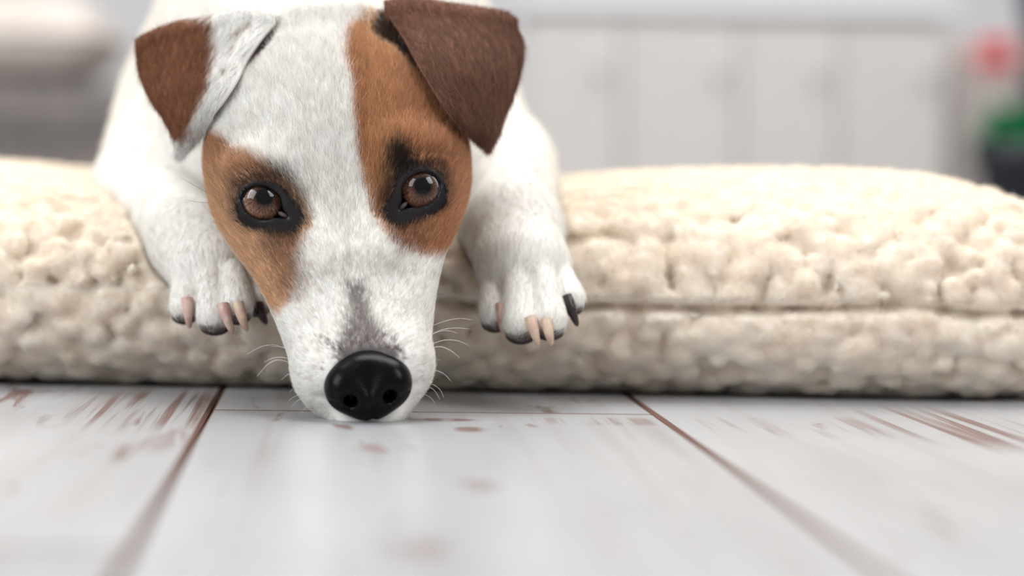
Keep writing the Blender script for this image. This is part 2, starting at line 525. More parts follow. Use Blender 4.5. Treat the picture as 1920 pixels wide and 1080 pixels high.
limb((-.16, .56, .10), (-.18, .46, .085), .058, .034, .03)                    # haunches
limb((-.05, .58, .10), (-.035, .46, .085), .056, .034, .03)
limb((-.18, .46, .085), (-.185, .55, .075), .028, .018, .014)
limb((-.035, .46, .085), (-.03, .55, .075), .028, .018, .014)
limb((-.185, .55, .075), (-.195, .46, .074), .017, .013, .01)
limb((-.03, .55, .075), (-.02, .46, .074), .017, .013, .01)
limb((-.11, .66, .15), (-.17, .74, .13), .020, .009, .014)                     # tail
# toes: knuckle, tip, radius, claw base, claw tip, claw colour
PAWS = {
  'l': [((345, 522, .092), (346, 576, .083), .0062, (351, 560), (356, 616), 'pink'),
        ((393, 515, .082), (403, 590, .072), .0074, (418, 572), (437, 626), 'pink'),
        ((434, 512, .082), (444, 572, .073), .0070, (446, 570), (464, 622), 'horn'),
        ((466, 518, .092), (482, 562, .086), .0062, (484, 572), (500, 608), 'dark')],
  'r': [((925, 515, .094), (929, 588, .083), .0068, (940, 570), (943, 628), 'pink'),
        ((968, 512, .084), (977, 606, .073), .0075, (994, 596), (1010, 650), 'horn'),
        ((1014, 508, .084), (1030, 600, .073), .0073, (1024, 600), (1034, 648), 'horn'),
        ((1044, 498, .095), (1070, 560, .086), .0062, (1062, 556), (1083, 612), 'dark')]}
TOES = []
for side, toes in PAWS.items():
    for (k_, t_, r_, *_) in toes:
        TOES.append((P(k_[0], k_[1], k_[2] + .004), P(*t_), r_))
PALM = [(P(398, 505, .104), (.0155, .011, .010)), (P(984, 500, .106), (.0175, .011, .012))]
def f_trunk(p):
    f = None
    for a, b, ra, rb, k in TR:
        g = cone(p, a, b, ra, rb)
        f = g if f is None else smin(f, g, k)
    for c, r in PALM: f = smin(f, ell(p, c, r), .010)
    for a, b, r in TOES:
        f = smin(f, cone(p, a, b, r * .78, r), .0018)
    return f
def f_dog(p):
    h = f_head(p)
    t = f_trunk(p)
    return smin(h, t, .006)

xs = axis_steps([-.30, (-.185, .0035), (-.16, .0016), (.0, .00105), (.035, .0014), (.12, .0035)])
ys = axis_steps([-.02, (.125, .0011), (.20, .002), (.36, .004), (.78, .008)])
zs = axis_steps([-.006, (.165, .0011), (.26, .004)])
fd = eval_sparse(f_dog, xs, ys, zs)
DV, DQ = surface_nets(fd, xs, ys, zs)
print('dog verts', len(DV))

def head_front(px, py, lo=-.06, hi=.2):
    """camera depth of the dog surface at a pixel"""
    Y = np.arange(lo, hi, .0006)
    pts = np.array([P(px, py, y) for y in Y])
    f = f_dog(pts)
    i = np.argmax(f < 0)
    return Y[i] if (f < 0).any() else None

# ------------------------------------------------------------------ coat
WHITE = lin(243, 240, 234); TAN_L = lin(214, 173, 137); TAN_D = lin(176, 127, 92); ORANGE = lin(182, 112, 62); SABLE = lin(74, 48, 38); BLACK = lin(26, 22, 24); GREYS = lin(128, 116, 112)
L_PATCH = [(330, 262), (392, 250), (418, 262), (436, 284), (462, 290), (492, 304), (528, 326), (560, 356), (580, 390), (588, 425), (572, 444), (560, 470), (552, 520), (548, 562), (520, 592), (500, 576), (478, 532), (450, 490), (415, 448), (386, 424), (330, 410)]
R_PATCH = [(652, 62), (648, 105), (660, 150), (664, 200), (668, 250), (673, 300), (682, 350), (700, 400), (716, 432), (745, 462), (790, 480), (835, 482), (920, 400), (960, 250), (960, 20), (700, 20)]
R_SPOT = [(722, 276), (745, 268), (772, 284), (780, 304), (800, 310), (760, 345), (742, 360), (732, 330)]
R_DARK = [(735, 330), (742, 405), (760, 445), (800, 440), (835, 395), (842, 330), (800, 305), (760, 310)]
N_STAIN = [(651, 532), (684, 530), (690, 575), (706, 612), (735, 640), (752, 660), (750, 720), (628, 720), (630, 664), (642, 622), (654, 590)]
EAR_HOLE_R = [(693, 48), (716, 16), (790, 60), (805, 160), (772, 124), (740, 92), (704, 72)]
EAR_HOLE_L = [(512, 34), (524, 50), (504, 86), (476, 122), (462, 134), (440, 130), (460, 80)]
def coat(p):
    """base colour, hair length (m) of the coat at world points"""
    n = len(p)
    q = proj(p)
    h = to_head(p)
    nz = (vnoise(p * 700, 1) - .5) + .6 * (vnoise(p * 1500, 2) - .5)
    nz2 = vnoise(p * 260, 4) - .5
    ish = sstep(.9, .2, f_head(p) / CM) * (h[:, 1] < 8.2)
    col = np.where((ish > .5)[:, None], WHITE, lin(234, 231, 225))
    col *= (1 + .02 * nz2)[:, None]
    L = np.full(n, .0095)
    hl = .0036 + .0030 * sstep(-5, 2, h[:, 2]) + .002 * sstep(3, 8, h[:, 2])
    L = np.where(ish > .5, hl, L)
    def paint(c, msk):
        nonlocal col
        msk = (msk * ish)[:, None]
        col = col * (1 - msk) + c * msk
    soft = 7
    def pm(poly, soft=soft, jit=10): return sstep(soft, -soft, poly_sd(q, poly) + nz * jit)
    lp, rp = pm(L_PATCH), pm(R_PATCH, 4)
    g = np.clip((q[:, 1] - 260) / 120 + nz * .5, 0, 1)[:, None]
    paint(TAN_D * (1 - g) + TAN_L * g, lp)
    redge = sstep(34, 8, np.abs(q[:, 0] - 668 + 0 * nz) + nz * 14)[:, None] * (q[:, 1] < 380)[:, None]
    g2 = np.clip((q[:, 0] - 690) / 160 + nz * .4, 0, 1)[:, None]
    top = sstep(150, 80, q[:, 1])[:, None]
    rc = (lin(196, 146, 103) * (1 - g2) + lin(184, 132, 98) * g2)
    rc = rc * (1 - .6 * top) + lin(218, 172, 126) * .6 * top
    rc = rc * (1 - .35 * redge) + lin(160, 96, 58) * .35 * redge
    cheek = sstep(820, 870, q[:, 0])[:, None] * sstep(250, 320, q[:, 1])[:, None]
    rc = rc * (1 - cheek) + lin(208, 158, 122) * cheek
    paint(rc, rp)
    # sable shading hair around the eyes
    eo = eye_open(h)
    a_ = np.abs(h[:, 0]) - EYE[0]; b_ = h[:, 2] - EYE[2] - eye_dv(h[:, 0])
    left = h[:, 0] < 0
    front = (h[:, 1] < 1.8)
    inner = np.hypot((a_ + .95) / 1.15, (b_ + .25) / 1.35) + nz * .45
    paint(SABLE, sstep(1.05, .35, inner) * front * np.where(left, .85, .95))
    under = np.hypot((a_ + .65) / 1.1, (b_ + 1.75) / 1.0) + nz * .5
    paint(lin(108, 70, 52), sstep(1.1, .3, under) * front * .75)
    under2 = np.hypot((a_ + .75) / .9, (b_ + 3.0) / 1.3) + nz * .6
    paint(lin(140, 96, 70), sstep(1.1, .4, under2) * front * left * .6)
    brow = np.hypot((a_ + .15) / 1.35, (b_ - .86) / .50) + nz * .6
    paint(lin(62, 40, 32), sstep(1.2, .4, brow) * front * .9)
    paint(lin(96, 64, 48), sstep(.75, .2, eo + nz * .2) * front * .7)
    paint(BLACK * 1.2, pm(R_SPOT, 9, 16) * .93)
    # bare black rims
    rim = eo - .20 - .34 * sstep(.2, -.9, b_) - .16 * sstep(0, -.8, a_)
    paint(SABLE * .8, sstep(1.15, .5, np.hypot((a_ + .75) / .85, (b_ + .75) / .75) + nz * .5) * front * .9)
    bag = np.hypot((a_ + .28) / .74, (b_ + .74) / .50) - 1
    rim = smin(rim, bag * .6, .1)
    paint(BLACK, sstep(.14, -.08, rim + nz * .12) * front)
    paint(lin(16, 13, 15), sstep(.15, .03, eo) * front)
    # nose stain and freckles
    paint(GREYS, pm(N_STAIN, 12, 22) * .8)
    near_n = sstep(24, 0, poly_sd(q, [(636, 690), (644, 664), (690, 652), (738, 662), (746, 690), (740, 720), (640, 720)]) + nz * 16)
    paint(lin(66, 56, 60), near_n * .8)
    for (fx, fy, fr) in ((616, 640, 6), (626, 652, 5), (740, 640, 5), (602, 630, 5), (728, 652, 4), (604, 690, 4), (596, 218, 2.4)):
        paint(lin(96, 76, 74), sstep(fr * 1.4, fr * .6, np.hypot(q[:, 0] - fx, q[:, 1] - fy) + nz * 4) * .75)
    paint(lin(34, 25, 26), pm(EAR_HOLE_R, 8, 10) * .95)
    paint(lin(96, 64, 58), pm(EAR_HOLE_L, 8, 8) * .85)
    # mouth slit
    paint(lin(60, 40, 42), (sstep(.22, .08, np.abs(h[:, 2] + 8.15 - .24 * np.abs(h[:, 0]))) * (h[:, 1] < -1.5) * sstep(1.6, .9, np.abs(h[:, 0]))))
    # pads and skin between the toes
    notish = ish < .5
    dt = np.full(n, 9.0)
    for a, b, r in TOES:
        ba = b - a; t = np.clip((p - a) @ ba / (ba @ ba), 0, 1.4)
        dt = np.minimum(dt, (np.linalg.norm(p - a - t[:, None] * ba, axis=1)) / r)
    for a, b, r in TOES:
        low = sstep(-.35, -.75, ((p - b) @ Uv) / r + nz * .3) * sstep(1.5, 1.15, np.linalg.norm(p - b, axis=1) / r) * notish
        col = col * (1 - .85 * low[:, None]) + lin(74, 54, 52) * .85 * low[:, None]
    L = np.where(notish & (p[:, 1] < .13), .0042, L)
    L = np.where(ish > .5, L * (.12 + .88 * sstep(-.16, .22, rim + 3 * (h[:, 1] > 2))) * (eo > .02), L)
    nosed = np.hypot((h[:, 0] - .08) / 1.75, (h[:, 2] + 7.5) / 1.5)
    L = np.where((ish > .5) & (h[:, 1] < -3), L * sstep(.85, 1.35, nosed), L)
    for hp in (EAR_HOLE_R, EAR_HOLE_L): L = np.where(ish > .5, L * (1 - .75 * sstep(14, 0, poly_sd(q, hp))), L)
    shin = sstep(.25, .0, eo) * ish * front
    return col, L, shin, ish

dcol, dlen, dshin, dish = coat(DV)
skin = mat('dog_coat', rough=0.75, spec=0.25)
va = nd(skin, 'ShaderNodeVertexColor', layer_name='coat'); lk(skin, va.outputs[0], bsdf(skin).inputs['Base Color'])
at = nd(skin, 'ShaderNodeAttribute', attribute_name='bare')
mr = nd(skin, 'ShaderNodeMapRange'); mr.inputs[3].default_value = 0.75; mr.inputs[4].default_value = 0.32
lk(skin, at.outputs['Fac'], mr.inputs[0]); lk(skin, mr.outputs[0], bsdf(skin).inputs['Roughness'])
dm = np_mesh('dog', DV, DQ)
vcol(dm, 'coat', dcol); vfloat(dm, 'bare', dshin)
dog = link('dog', dm, mat=skin, category='dog',
           label='white and tan short-haired dog lying on the cream fleece cushion, chin on the floor')

# ------------------------------------------------------------------ nose
nose_m = mat('nose_leather', lin(8, 8, 12), 0.27, 0.13)
add_bump(nose_m, 1300, 0.16, 0.0003, vor=True)
NOSE_C = np.array([.08, -4.4, -7.52])
def f_nose(p):
    q = to_head(p)
    q = (q - NOSE_C) / 1.07 + np.array([0, -4.4, -7.3])
    m = np.stack([np.abs(q[..., 0]), q[..., 1], q[..., 2]], -1)
    f = ell(m, (0, -4.05, -6.98), (1.38, 1.15, 1.0))
    f = smin(f, ell(m, (.90, -4.45, -7.24), (.66, .80, .80)), .35)
    f = smin(f, ell(m, (0, -4.40, -7.62), (1.04, .85, .88)), .45)
    f = smax(f, -cone(m, (.72, -5.5, -7.80), (.66, -4.55, -7.6), .27, .18), .16)
    f = smax(f, -cone(m, (.95, -5.3, -7.83), (1.42, -4.7, -7.68), .13, .10), .12)
    f = smax(f, -ell(m, (0, -5.75, -6.95), (.42, .62, .75)), .35)
    f = f + .07 * np.exp(-(q[..., 0] / .10) ** 2) * sstep(-7.1, -7.6, q[..., 2])
    return f * CM
nc = from_head(NOSE_C)
g_ = [np.arange(c - .024, c + .024, .0008) for c in nc]
nv, nq = surface_nets(eval_sparse(f_nose, *g_), *g_)
link('nose', np_mesh('nose', nv, nq), dog, nose_m, label='glossy black nose')

# ------------------------------------------------------------------ eyes
ball_m = mat('eyeball_dark', lin(58, 42, 40), 0.25, 0.5)
tint_noise(ball_m, lin(50, 34, 32), lin(80, 62, 60), 900)
iris_m = mat('iris_brown', rough=0.8, spec=0.0)
pupil_m = mat('pupil_black', lin(8, 8, 10), 0.9, 0.0)
add_bump(pupil_m, 500, 0.02, 0.0001)
def iris_nodes(mt):
    tc = nd(mt, 'ShaderNodeTexCoord'); sp = nd(mt, 'ShaderNodeSeparateXYZ'); lk(mt, tc.outputs['Object'], sp.inputs[0])
    ang = nd(mt, 'ShaderNodeMath', operation='ARCTAN2'); lk(mt, sp.outputs[1], ang.inputs[0]); lk(mt, sp.outputs[0], ang.inputs[1])
    ln = nd(mt, 'ShaderNodeVectorMath', operation='LENGTH')
    cb2 = nd(mt, 'ShaderNodeCombineXYZ'); lk(mt, sp.outputs[0], cb2.inputs[0]); lk(mt, sp.outputs[1], cb2.inputs[1]); lk(mt, cb2.outputs[0], ln.inputs[0])
    cb = nd(mt, 'ShaderNodeCombineXYZ'); lk(mt, ang.outputs[0], cb.inputs[0])
    sc_ = nd(mt, 'ShaderNodeMath', operation='MULTIPLY'); sc_.inputs[1].default_value = 80; lk(mt, ln.outputs['Value'], sc_.inputs[0]); lk(mt, sc_.outputs[0], cb.inputs[1])
    nz = nd(mt, 'ShaderNodeTexNoise'); nz.inputs['Scale'].default_value = 9; nz.inputs['Detail'].default_value = 4; lk(mt, cb.outputs[0], nz.inputs['Vector'])
    r = nd(mt, 'ShaderNodeValToRGB'); cr = r.color_ramp
    cr.elements[0].position = 0.3; cr.elements[0].color = (*lin(76, 54, 46), 1)
    cr.elements[1].position = 0.7; cr.elements[1].color = (*lin(158, 114, 88), 1)
    lk(mt, nz.outputs[0], r.inputs[0])
    r2 = nd(mt, 'ShaderNodeValToRGB'); c2 = r2.color_ramp
    c2.elements[0].position = 0.34; c2.elements[0].color = (.05, .05, .06, 1)
    c2.elements[1].position = 0.98; c2.elements[1].color = (.12, .08, .08, 1)
    e = c2.elements.new(.66); e.color = (.62, .6, .62, 1); e = c2.elements.new(.85); e.color = (1, .95, .9, 1)
    dv = nd(mt, 'ShaderNodeMath', operation='DIVIDE'); dv.inputs[1].default_value = .0089; lk(mt, ln.outputs['Value'], dv.inputs[0]); lk(mt, dv.outputs[0], r2.inputs[0])
    mx = nd(mt, 'ShaderNodeMix', data_type='RGBA', blend_type='MULTIPLY'); mx.inputs[0].default_value = 1
    lk(mt, r.outputs[0], mx.inputs[6]); lk(mt, r2.outputs[0], mx.inputs[7]); lk(mt, mx.outputs[2], bsdf(mt).inputs['Base Color'])
iris_nodes(iris_m)
corn_m = bpy.data.materials.new('cornea_clear'); corn_m.use_nodes = True
nt = corn_m.node_tree; nt.nodes.remove(nt.nodes['Principled BSDF'])
tr = nt.nodes.new('ShaderNodeBsdfTransparent'); gl = nt.nodes.new('ShaderNodeBsdfGlossy'); gl.inputs['Roughness'].default_value = 0.09
fr = nt.nodes.new('ShaderNodeFresnel'); fr.inputs[0].default_value = 1.42; mxs = nt.nodes.new('ShaderNodeMixShader')
nt.links.new(fr.outputs[0], mxs.inputs[0]); nt.links.new(tr.outputs[0], mxs.inputs[1]); nt.links.new(gl.outputs[0], mxs.inputs[2])
nt.links.new(mxs.outputs[0], nt.nodes['Material Output'].inputs[0])
lid_m = mat('inner_lid', lin(140, 120, 122), 0.35, 0.4)
add_bump(lid_m, 600, 0.1, 0.0003)
def cap(name, r, a0, a1, n=14, seg=40, zoff=0.0, bulge=0.0):
    th = np.linspace(a0, a1, n)[:, None]; ph = np.linspace(0, 2 * np.pi, seg, endpoint=False)[None]
    rr = r + bulge * np.cos(np.clip((th / max(a1, 1e-6)) * np.pi / 2, 0, np.pi / 2))
    pts = np.stack([rr * np.sin(th) * np.cos(ph), rr * np.sin(th) * np.sin(ph), rr * np.cos(th) + zoff + 0 * ph], -1)
    return grid_mesh(name, pts[:, ::-1], True, True)
eye_r = EYE_R * CM
me_ball = cap('eyeball', eye_r, 1e-4, np.pi - 1e-4, 28, 40)
me_iris = cap('iris', eye_r * 1.004, .31, .98, 10, 48)
me_pup = cap('pupil', eye_r * 1.004, 1e-4, .32, 6, 32)
me_corn = cap('cornea', eye_r * 1.012, 1e-4, 1.12, 16, 48, bulge=.0007)
for me_, m_ in ((me_ball, ball_m), (me_iris, iris_m), (me_pup, pupil_m), (me_corn, corn_m)): me_.materials.append(m_)
for s, (gx, gy) in ((-1, (496, 368)), (1, (793, 348))):
    c = from_head((s * EYE[0], EYE[1], EYE[2] + eye_dv(s)))
    # where the pupil should sit on the ball
    tgt = P(gx, gy, 0.0)
    d = C + (tgt - C) / np.linalg.norm(tgt - C) * 0 - c
    ray = (tgt - C) / np.linalg.norm(tgt - C)
    oc = C - c; bq = oc @ ray; disc = bq * bq - (oc @ oc - eye_r ** 2)
    hit = C + ray * (-bq - math.sqrt(max(disc, 0)))
    g = (hit - c) / np.linalg.norm(hit - c)
    rot = Vector(g).to_track_quat('Z', 'Y').to_euler()
    eb = link('eye', me_ball, dog); eb.location = c; eb.rotation_euler = rot
    for nme, mm in (('iris', me_iris), ('pupil', me_pup), ('cornea', me_corn)):
        o = link(nme, mm, eb)
    # pinkish third eyelid in the inner corner
    cc = from_head((s * (EYE[0] - .72), EYE[1] - .60, EYE[2] + eye_dv(s) - .52))
    bmq = bmesh.new(); bmesh.ops.create_icosphere(bmq, subdivisions=3, radius=1)
    for v in bmq.verts:
        v.co = Vector(v.co[0] * hu * .0030 + v.co[1] * hd * .0020 + (v.co[2] * .0013 + .0019 * s * v.co[0]) * hv)
    meq = bpy.data.meshes.new('inner_eyelid'); bmq.to_mesh(meq); bmq.free()
    for p_ in meq.polygons: p_.use_smooth = True
    o = link('inner_eyelid', meq, dog, lid_m, label='greyish pink inner eyelid'); o.location = cc

# ------------------------------------------------------------------ ears
def head_only(px, py):
    Y = np.arange(.03, .13, .0012)
    d = Fv + Rv * ((px - 960) / FPX) + Uv * ((540 - py) / FPX)
    f = f_head(C + (DIST + Y)[:, None] * d)
    return Y[np.argmax(f < 0)] if (f < 0).any() else None
def ear_shape(I, O, T, base, bulge):
    ns, nt_ = 40, 48
    I = catmull(I, nt_); O = catmull(O, nt_); T = catmull(T, ns)
    s = np.linspace(0, 1, ns)[None, :, None]; t = np.linspace(0, 1, nt_)[:, None, None]
    B = (1 - s[0]) * I[-1] + s[0] * O[-1]
    S = (1 - s) * I[:, None] + s * O[:, None] + (1 - t) * T[None] + t * B[None] - ((1 - s) * (1 - t) * I[0] + s * (1 - t) * O[0] + t * (1 - s) * I[-1] + t * s * O[-1])
    ss = s[..., 0]; tt = t[..., 0]
    S[..., 2] -= bulge * (np.sin(np.pi * ss) ** .8) * (1 - tt ** 2) * (.55 + .45 * np.sin(np.pi * np.clip(tt + .25, 0, 1)))
    for i in range(0, nt_):
        for j in range(0, ns):
            h = head_only(S[i, j, 0], S[i, j, 1])
            if h is not None: S[i, j, 2] = min(S[i, j, 2], h - .0075 - .003 * math.sin(math.pi * min(1, ss[0, j] + .5)))
    for _ in range(14):
        K = np.pad(S[..., 2], 1, mode='edge')
        S[..., 2] = (K[:-2, 1:-1] + K[2:, 1:-1] + K[1:-1, :-2] + K[1:-1, 2:]) / 4
    nf = 9; back = []
    for k in range(1, nf + 1):
        th = math.pi * k / nf; r = .0042
        row = S[0].copy()
        row[:, 2] += r * (1 - math.cos(th))
        row[:, 1] -= r * math.sin(th) * .75 / .00022
        back.append(row)
    for k in range(1, 9):
        f_ = k / 8 * .85
        row = back[nf - 1] * (1 - f_) + np.asarray(base)[None] * f_
        back.append(row)
    A = np.concatenate([np.array(back[::-1]), S], 0)
    flat = A.reshape(-1, 3)
    return np.array([P(*q) for q in flat]).reshape(A.shape), A, len(back)
def dfront(pts, gap):
    out = []
    for (x, y, Y) in pts:
        h = head_front(x, y)
        out.append((x, y, min(Y, (h - gap) if h is not None else Y)))
    return out
EARS = {
 'r': (dfront([(722, 22, .092), (752, 66, .08), (778, 112, .072), (805, 158, .068), (835, 205, .068), (866, 242, .071), (894, 264, .076)], 0.0115),
       [(967, 56, .118), (979, 95, .114), (972, 145, .105), (957, 190, .098), (942, 222, .09), (933, 248, .082), (921, 268, .077)],
       [(722, 22, .092), (760, 14, .090), (800, 18, .094), (850, 25, .10), (900, 32, .107), (945, 40, .113), (967, 56, .118)], (790, 120, .14), .006),
 'l': (dfront([(515, 44, .092), (490, 72, .082), (464, 112, .074), (440, 155, .068), (407, 207, .068), (378, 254, .072), (349, 281, .077)], 0.0115),
       [(257, 92, .118), (263, 140, .113), (284, 190, .103), (312, 230, .094), (330, 262, .085), (335, 271, .080), (340, 280, .078)],
       [(515, 44, .092), (470, 32, .090), (425, 40, .095), (385, 52, .10), (340, 58, .106), (290, 74, .112), (257, 92, .118)], (450, 120, .14), .006)}
def ear_col(side, A, p):
    x, y = A[:, 0], A[:, 1]
    nz = (vnoise(p * 700, 11) - .5) + .6 * (vnoise(p * 1600, 12) - .5)
    st = vnoise(p * np.array([400, 400, 160.]), 13) - .5
    if side == 'r':
        c = lin(130, 93, 75)[None] * (1 + .35 * st + .25 * nz)[:, None]
        lt = sstep(60, 10, y)[:, None] * .35
        c = c * (1 - lt) + lin(168, 124, 106) * lt
        return c
    br = np.stack([lin(140, 94, 68)] * len(p)) * (1 + .35 * st + .3 * nz)[:, None]
    q = np.stack([x, y], 1)
    sd = poly_sd(q, [(225, 60), (330, 30), (395, 40), (408, 75), (402, 120), (395, 165), (372, 210), (362, 245), (345, 262), (330, 262), (250, 180)])
    msk = sstep(9, -9, sd + nz * 16)
    for (fx, fy, r) in ((423, 134, 5), (438, 92, 4), (450, 60, 7), (468, 48, 6)):
        msk = np.maximum(msk, .7 * sstep(r * 1.5, r * .5, np.hypot(x - fx, y - fy) + nz * 5))
    tipm = sstep(250, 275, y) * .5
    msk = np.maximum(msk * (1 - tipm), 0)
    c = WHITE[None] * (1 - msk[:, None]) + br * msk[:, None]
    return c
ear_hair = []
ear_m = mat('ear_coat', rough=0.75, spec=0.25)
va = nd(ear_m, 'ShaderNodeVertexColor', layer_name='coat'); lk(ear_m, va.outputs[0], bsdf(ear_m).inputs['Base Color'])
for side in ('l', 'r'):
    pts, A, nb = ear_shape(*EARS[side])
    me = grid_mesh('ear', pts)
    flatA = A.reshape(-1, 3); flatP = pts.reshape(-1, 3)
    ec = ear_col(side, flatA, flatP)
    vcol(me, 'coat', ec)
    o = link('ear', me, dog, ear_m, label='folded %s ear' % ('brown and white' if side == 'l' else 'dark brown'))
    md = o.modifiers.new('thick', 'SOLIDIFY'); md.thickness = .0022; md.offset = 0.0
    ear_hair.append((side, pts, A, nb))

# ------------------------------------------------------------------ claws, pads
claw_ms = {'pink': mat('claw_pink', lin(205, 160, 148), 0.4, 0.4), 'horn': mat('claw_horn', lin(214, 182, 148), 0.4, 0.4), 'dark': mat('claw_dark', lin(44, 30, 32), 0.35, 0.5)}
for k_, c1, c2 in (('pink', lin(196, 156, 150), lin(216, 190, 172)), ('horn', lin(206, 172, 156), lin(220, 200, 172)), ('dark', lin(34, 22, 24), lin(60, 42, 44))):
    tint_noise(claw_ms[k_], c1, c2, 220)
pad_m = mat('paw_pad_leather', lin(48, 38, 38), 0.6, 0.4); add_bump(pad_m, 1300, 0.5, 0.0005, vor=True)
for side, toes in PAWS.items():
    for (k_, t_, r_, cb_, ct_, kind) in toes:
        Yt = t_[2]
        a = P(cb_[0], cb_[1], Yt - r_ * .8); b = P(ct_[0], ct_[1], Yt - r_ * .75)
        mid_ = (a + b) / 2 - Fv * .0022
        path = catmull([a, mid_, b], 10)
        tt = np.linspace(0, 1, 10)
        rad = .0026 * np.sqrt(np.clip(1 - tt ** 3, 0, 1)) * (1 - .35 * tt); rad[-1] = .0002
        lab = {'pink': 'pink claw', 'horn': 'pale horn-coloured claw', 'dark': 'black claw'}[kind]
        link('claw', tube_mesh('claw', path, rad, 10), dog, claw_ms[kind], label=lab)
        bmq = bmesh.new(); bmesh.ops.create_icosphere(bmq, subdivisions=3, radius=1)
        for v in bmq.verts:
            v.co = Vector(v.co[0] * Rv * r_ * .86 + v.co[1] * Fv * r_ * .8 + v.co[2] * Uv * r_ * .55)
        meq = bpy.data.meshes.new('paw_pad'); bmq.to_mesh(meq); bmq.free()
        for p_ in meq.polygons: p_.use_smooth = True
        o = link('paw_pad', meq, dog, pad_m, label='dark toe pad')
        o.location = P(t_[0], t_[1], Yt + .004) - Uv * r_ * .62

# ------------------------------------------------------------------ fur
fur_m = bpy.data.materials.new('fur_strands'); fur_m.use_nodes = True
b = bsdf(fur_m); b.inputs['Roughness'].default_value = 0.6; b.inputs['Specular IOR Level'].default_value = 0.25
an = nd(fur_m, 'ShaderNodeAttribute', attribute_name='tint'); lk(fur_m, an.outputs['Color'], b.inputs['Base Color'])
tl = nd(fur_m, 'ShaderNodeBsdfTranslucent'); lk(fur_m, an.outputs['Color'], tl.inputs['Color'])
mx_ = nd(fur_m, 'ShaderNodeMixShader'); mx_.inputs[0].default_value = 0.3
lk(fur_m, b.outputs[0], mx_.inputs[1]); lk(fur_m, tl.outputs[0], mx_.inputs[2])
lk(fur_m, mx_.outputs[0], fur_m.node_tree.nodes['Material Output'].inputs[0])
def make_fur(name, parent, roots, nrm, flow, length, col, r0, lift=.35, wob=.25, npt=4, material=None):
    N = len(roots)
    flow = flow - nrm * (flow * nrm).sum(1, keepdims=True)
    flow /= np.linalg.norm(flow, axis=1, keepdims=True) + 1e-9
    side = np.cross(nrm, flow)
    flow = flow + side * rng.normal(0, wob, (N, 1)) + nrm * rng.normal(0, .08, (N, 1))
    flow /= np.linalg.norm(flow, axis=1, keepdims=True)
    length = length * rng.uniform(.65, 1.2, N)
    pts = np.empty((N, npt, 3))
    curl = rng.normal(0, .12, (N, 1))
    for k in range(npt):
        t = k / (npt - 1)
        pts[:, k] = roots + (flow * (t * length)[:, None]) + nrm * ((lift * (t - .62 * t * t) * length)[:, None]) + side * curl * (t * t * length)[:, None]
    hc = bpy.data.hair_curves.new(name)
    hc.add_curves([npt] * N)
    hc.attributes['position'].data.foreach_set('vector', np.ascontiguousarray(pts, np.float32).ravel())
    ra = hc.attributes.get('radius') or hc.attributes.new('radius', 'FLOAT', 'POINT')
    rr = np.linspace(1, .15, npt)[None] * r0 * rng.uniform(.7, 1.2, (N, 1))
    ra.data.foreach_set('value', rr.astype(np.float32).ravel())
    ta = hc.attributes.new('tint', 'FLOAT_COLOR', 'CURVE')
    rgba = np.ones((N, 4), np.float32); rgba[:, :3] = col
    ta.data.foreach_set('color', rgba.ravel())
    return link(name, hc, parent, material or fur_m, kind='stuff')
def sample(V, Q, weight, n):
    T = np.concatenate([Q[:, [0, 1, 2]], Q[:, [0, 2, 3]]])
    A, B, Cc = V[T[:, 0]], V[T[:, 1]], V[T[:, 2]]
    cr = np.cross(B - A, Cc - A); ar = np.linalg.norm(cr, axis=1) + 1e-15
    pr = ar * weight(np.mean([A, B, Cc], 0), cr / ar[:, None]); pr /= pr.sum()
    i = rng.choice(len(T), n, p=pr)
    r1, r2 = np.sqrt(rng.random(n))[:, None], rng.random(n)[:, None]
    return A[i] * (1 - r1) + B[i] * (r1 * (1 - r2)) + Cc[i] * (r1 * r2), i, T
VN = np.zeros_like(DV)
fn_ = np.cross(DV[DQ[:, 2]] - DV[DQ[:, 0]], DV[DQ[:, 3]] - DV[DQ[:, 1]])
for k in range(4): np.add.at(VN, DQ[:, k], fn_)
VN /= np.linalg.norm(VN, axis=1, keepdims=True) + 1e-15
nose_tip = from_head((0, -5.2, -7.6))
def flow_dir(p, ish):
    d = p - nose_tip
    d = d / np.linalg.norm(d, axis=1, keepdims=True)
    leg = np.tile(np.array([0, -.75, -.65]), (len(p), 1))
    body = np.tile(np.array([0, .8, -.6]), (len(p), 1))
    o = np.where((p[:, 1] < .24)[:, None], leg, body)
    return np.where((ish > .5)[:, None], d, o)
# face
def w_face(c, n):
    h = f_head(c) / CM
    return (h < .35) * (np.where((n @ Fv) < .25, 1.0, .12)) * (c[:, 1] < .17)
roots, ti, T = sample(DV, DQ, w_face, 150000)
nn = VN[T[ti, 0]]
cc, ll, sh, ih = coat(roots)
c2_ = coat(roots + rng.normal(0, .0011, roots.shape))[0]
sw = (rng.random(len(roots)) < .8) & (sh < .02) & (ll > .002)
cc[sw] = c2_[sw]
keep = ll > .0009
roots, nn, cc, ll, ih = roots[keep], nn[keep], cc[keep], ll[keep], ih[keep]
var = 1 + rng.normal(0, .12, (len(roots), 1))
dark = (rng.random(len(roots)) < .025)[:, None]
var = var * (1 + .3 * (vnoise(roots * 420, 61) - .5))[:, None]
cc = np.clip(cc * var, 0, .95); tanm = ((cc[:, 0] - cc[:, 2]) > .12)[:, None]
dark = dark | (tanm & (rng.random((len(roots), 1)) < .12))
light = tanm & (rng.random((len(roots), 1)) < .12)
cc = np.where(dark, cc * .5, cc); cc = np.where(light, np.clip(cc * 1.35 + .05, 0, .9), cc)
make_fur('fur', dog, roots, nn, flow_dir(roots, ih), ll, cc, .000042, .26, .22)
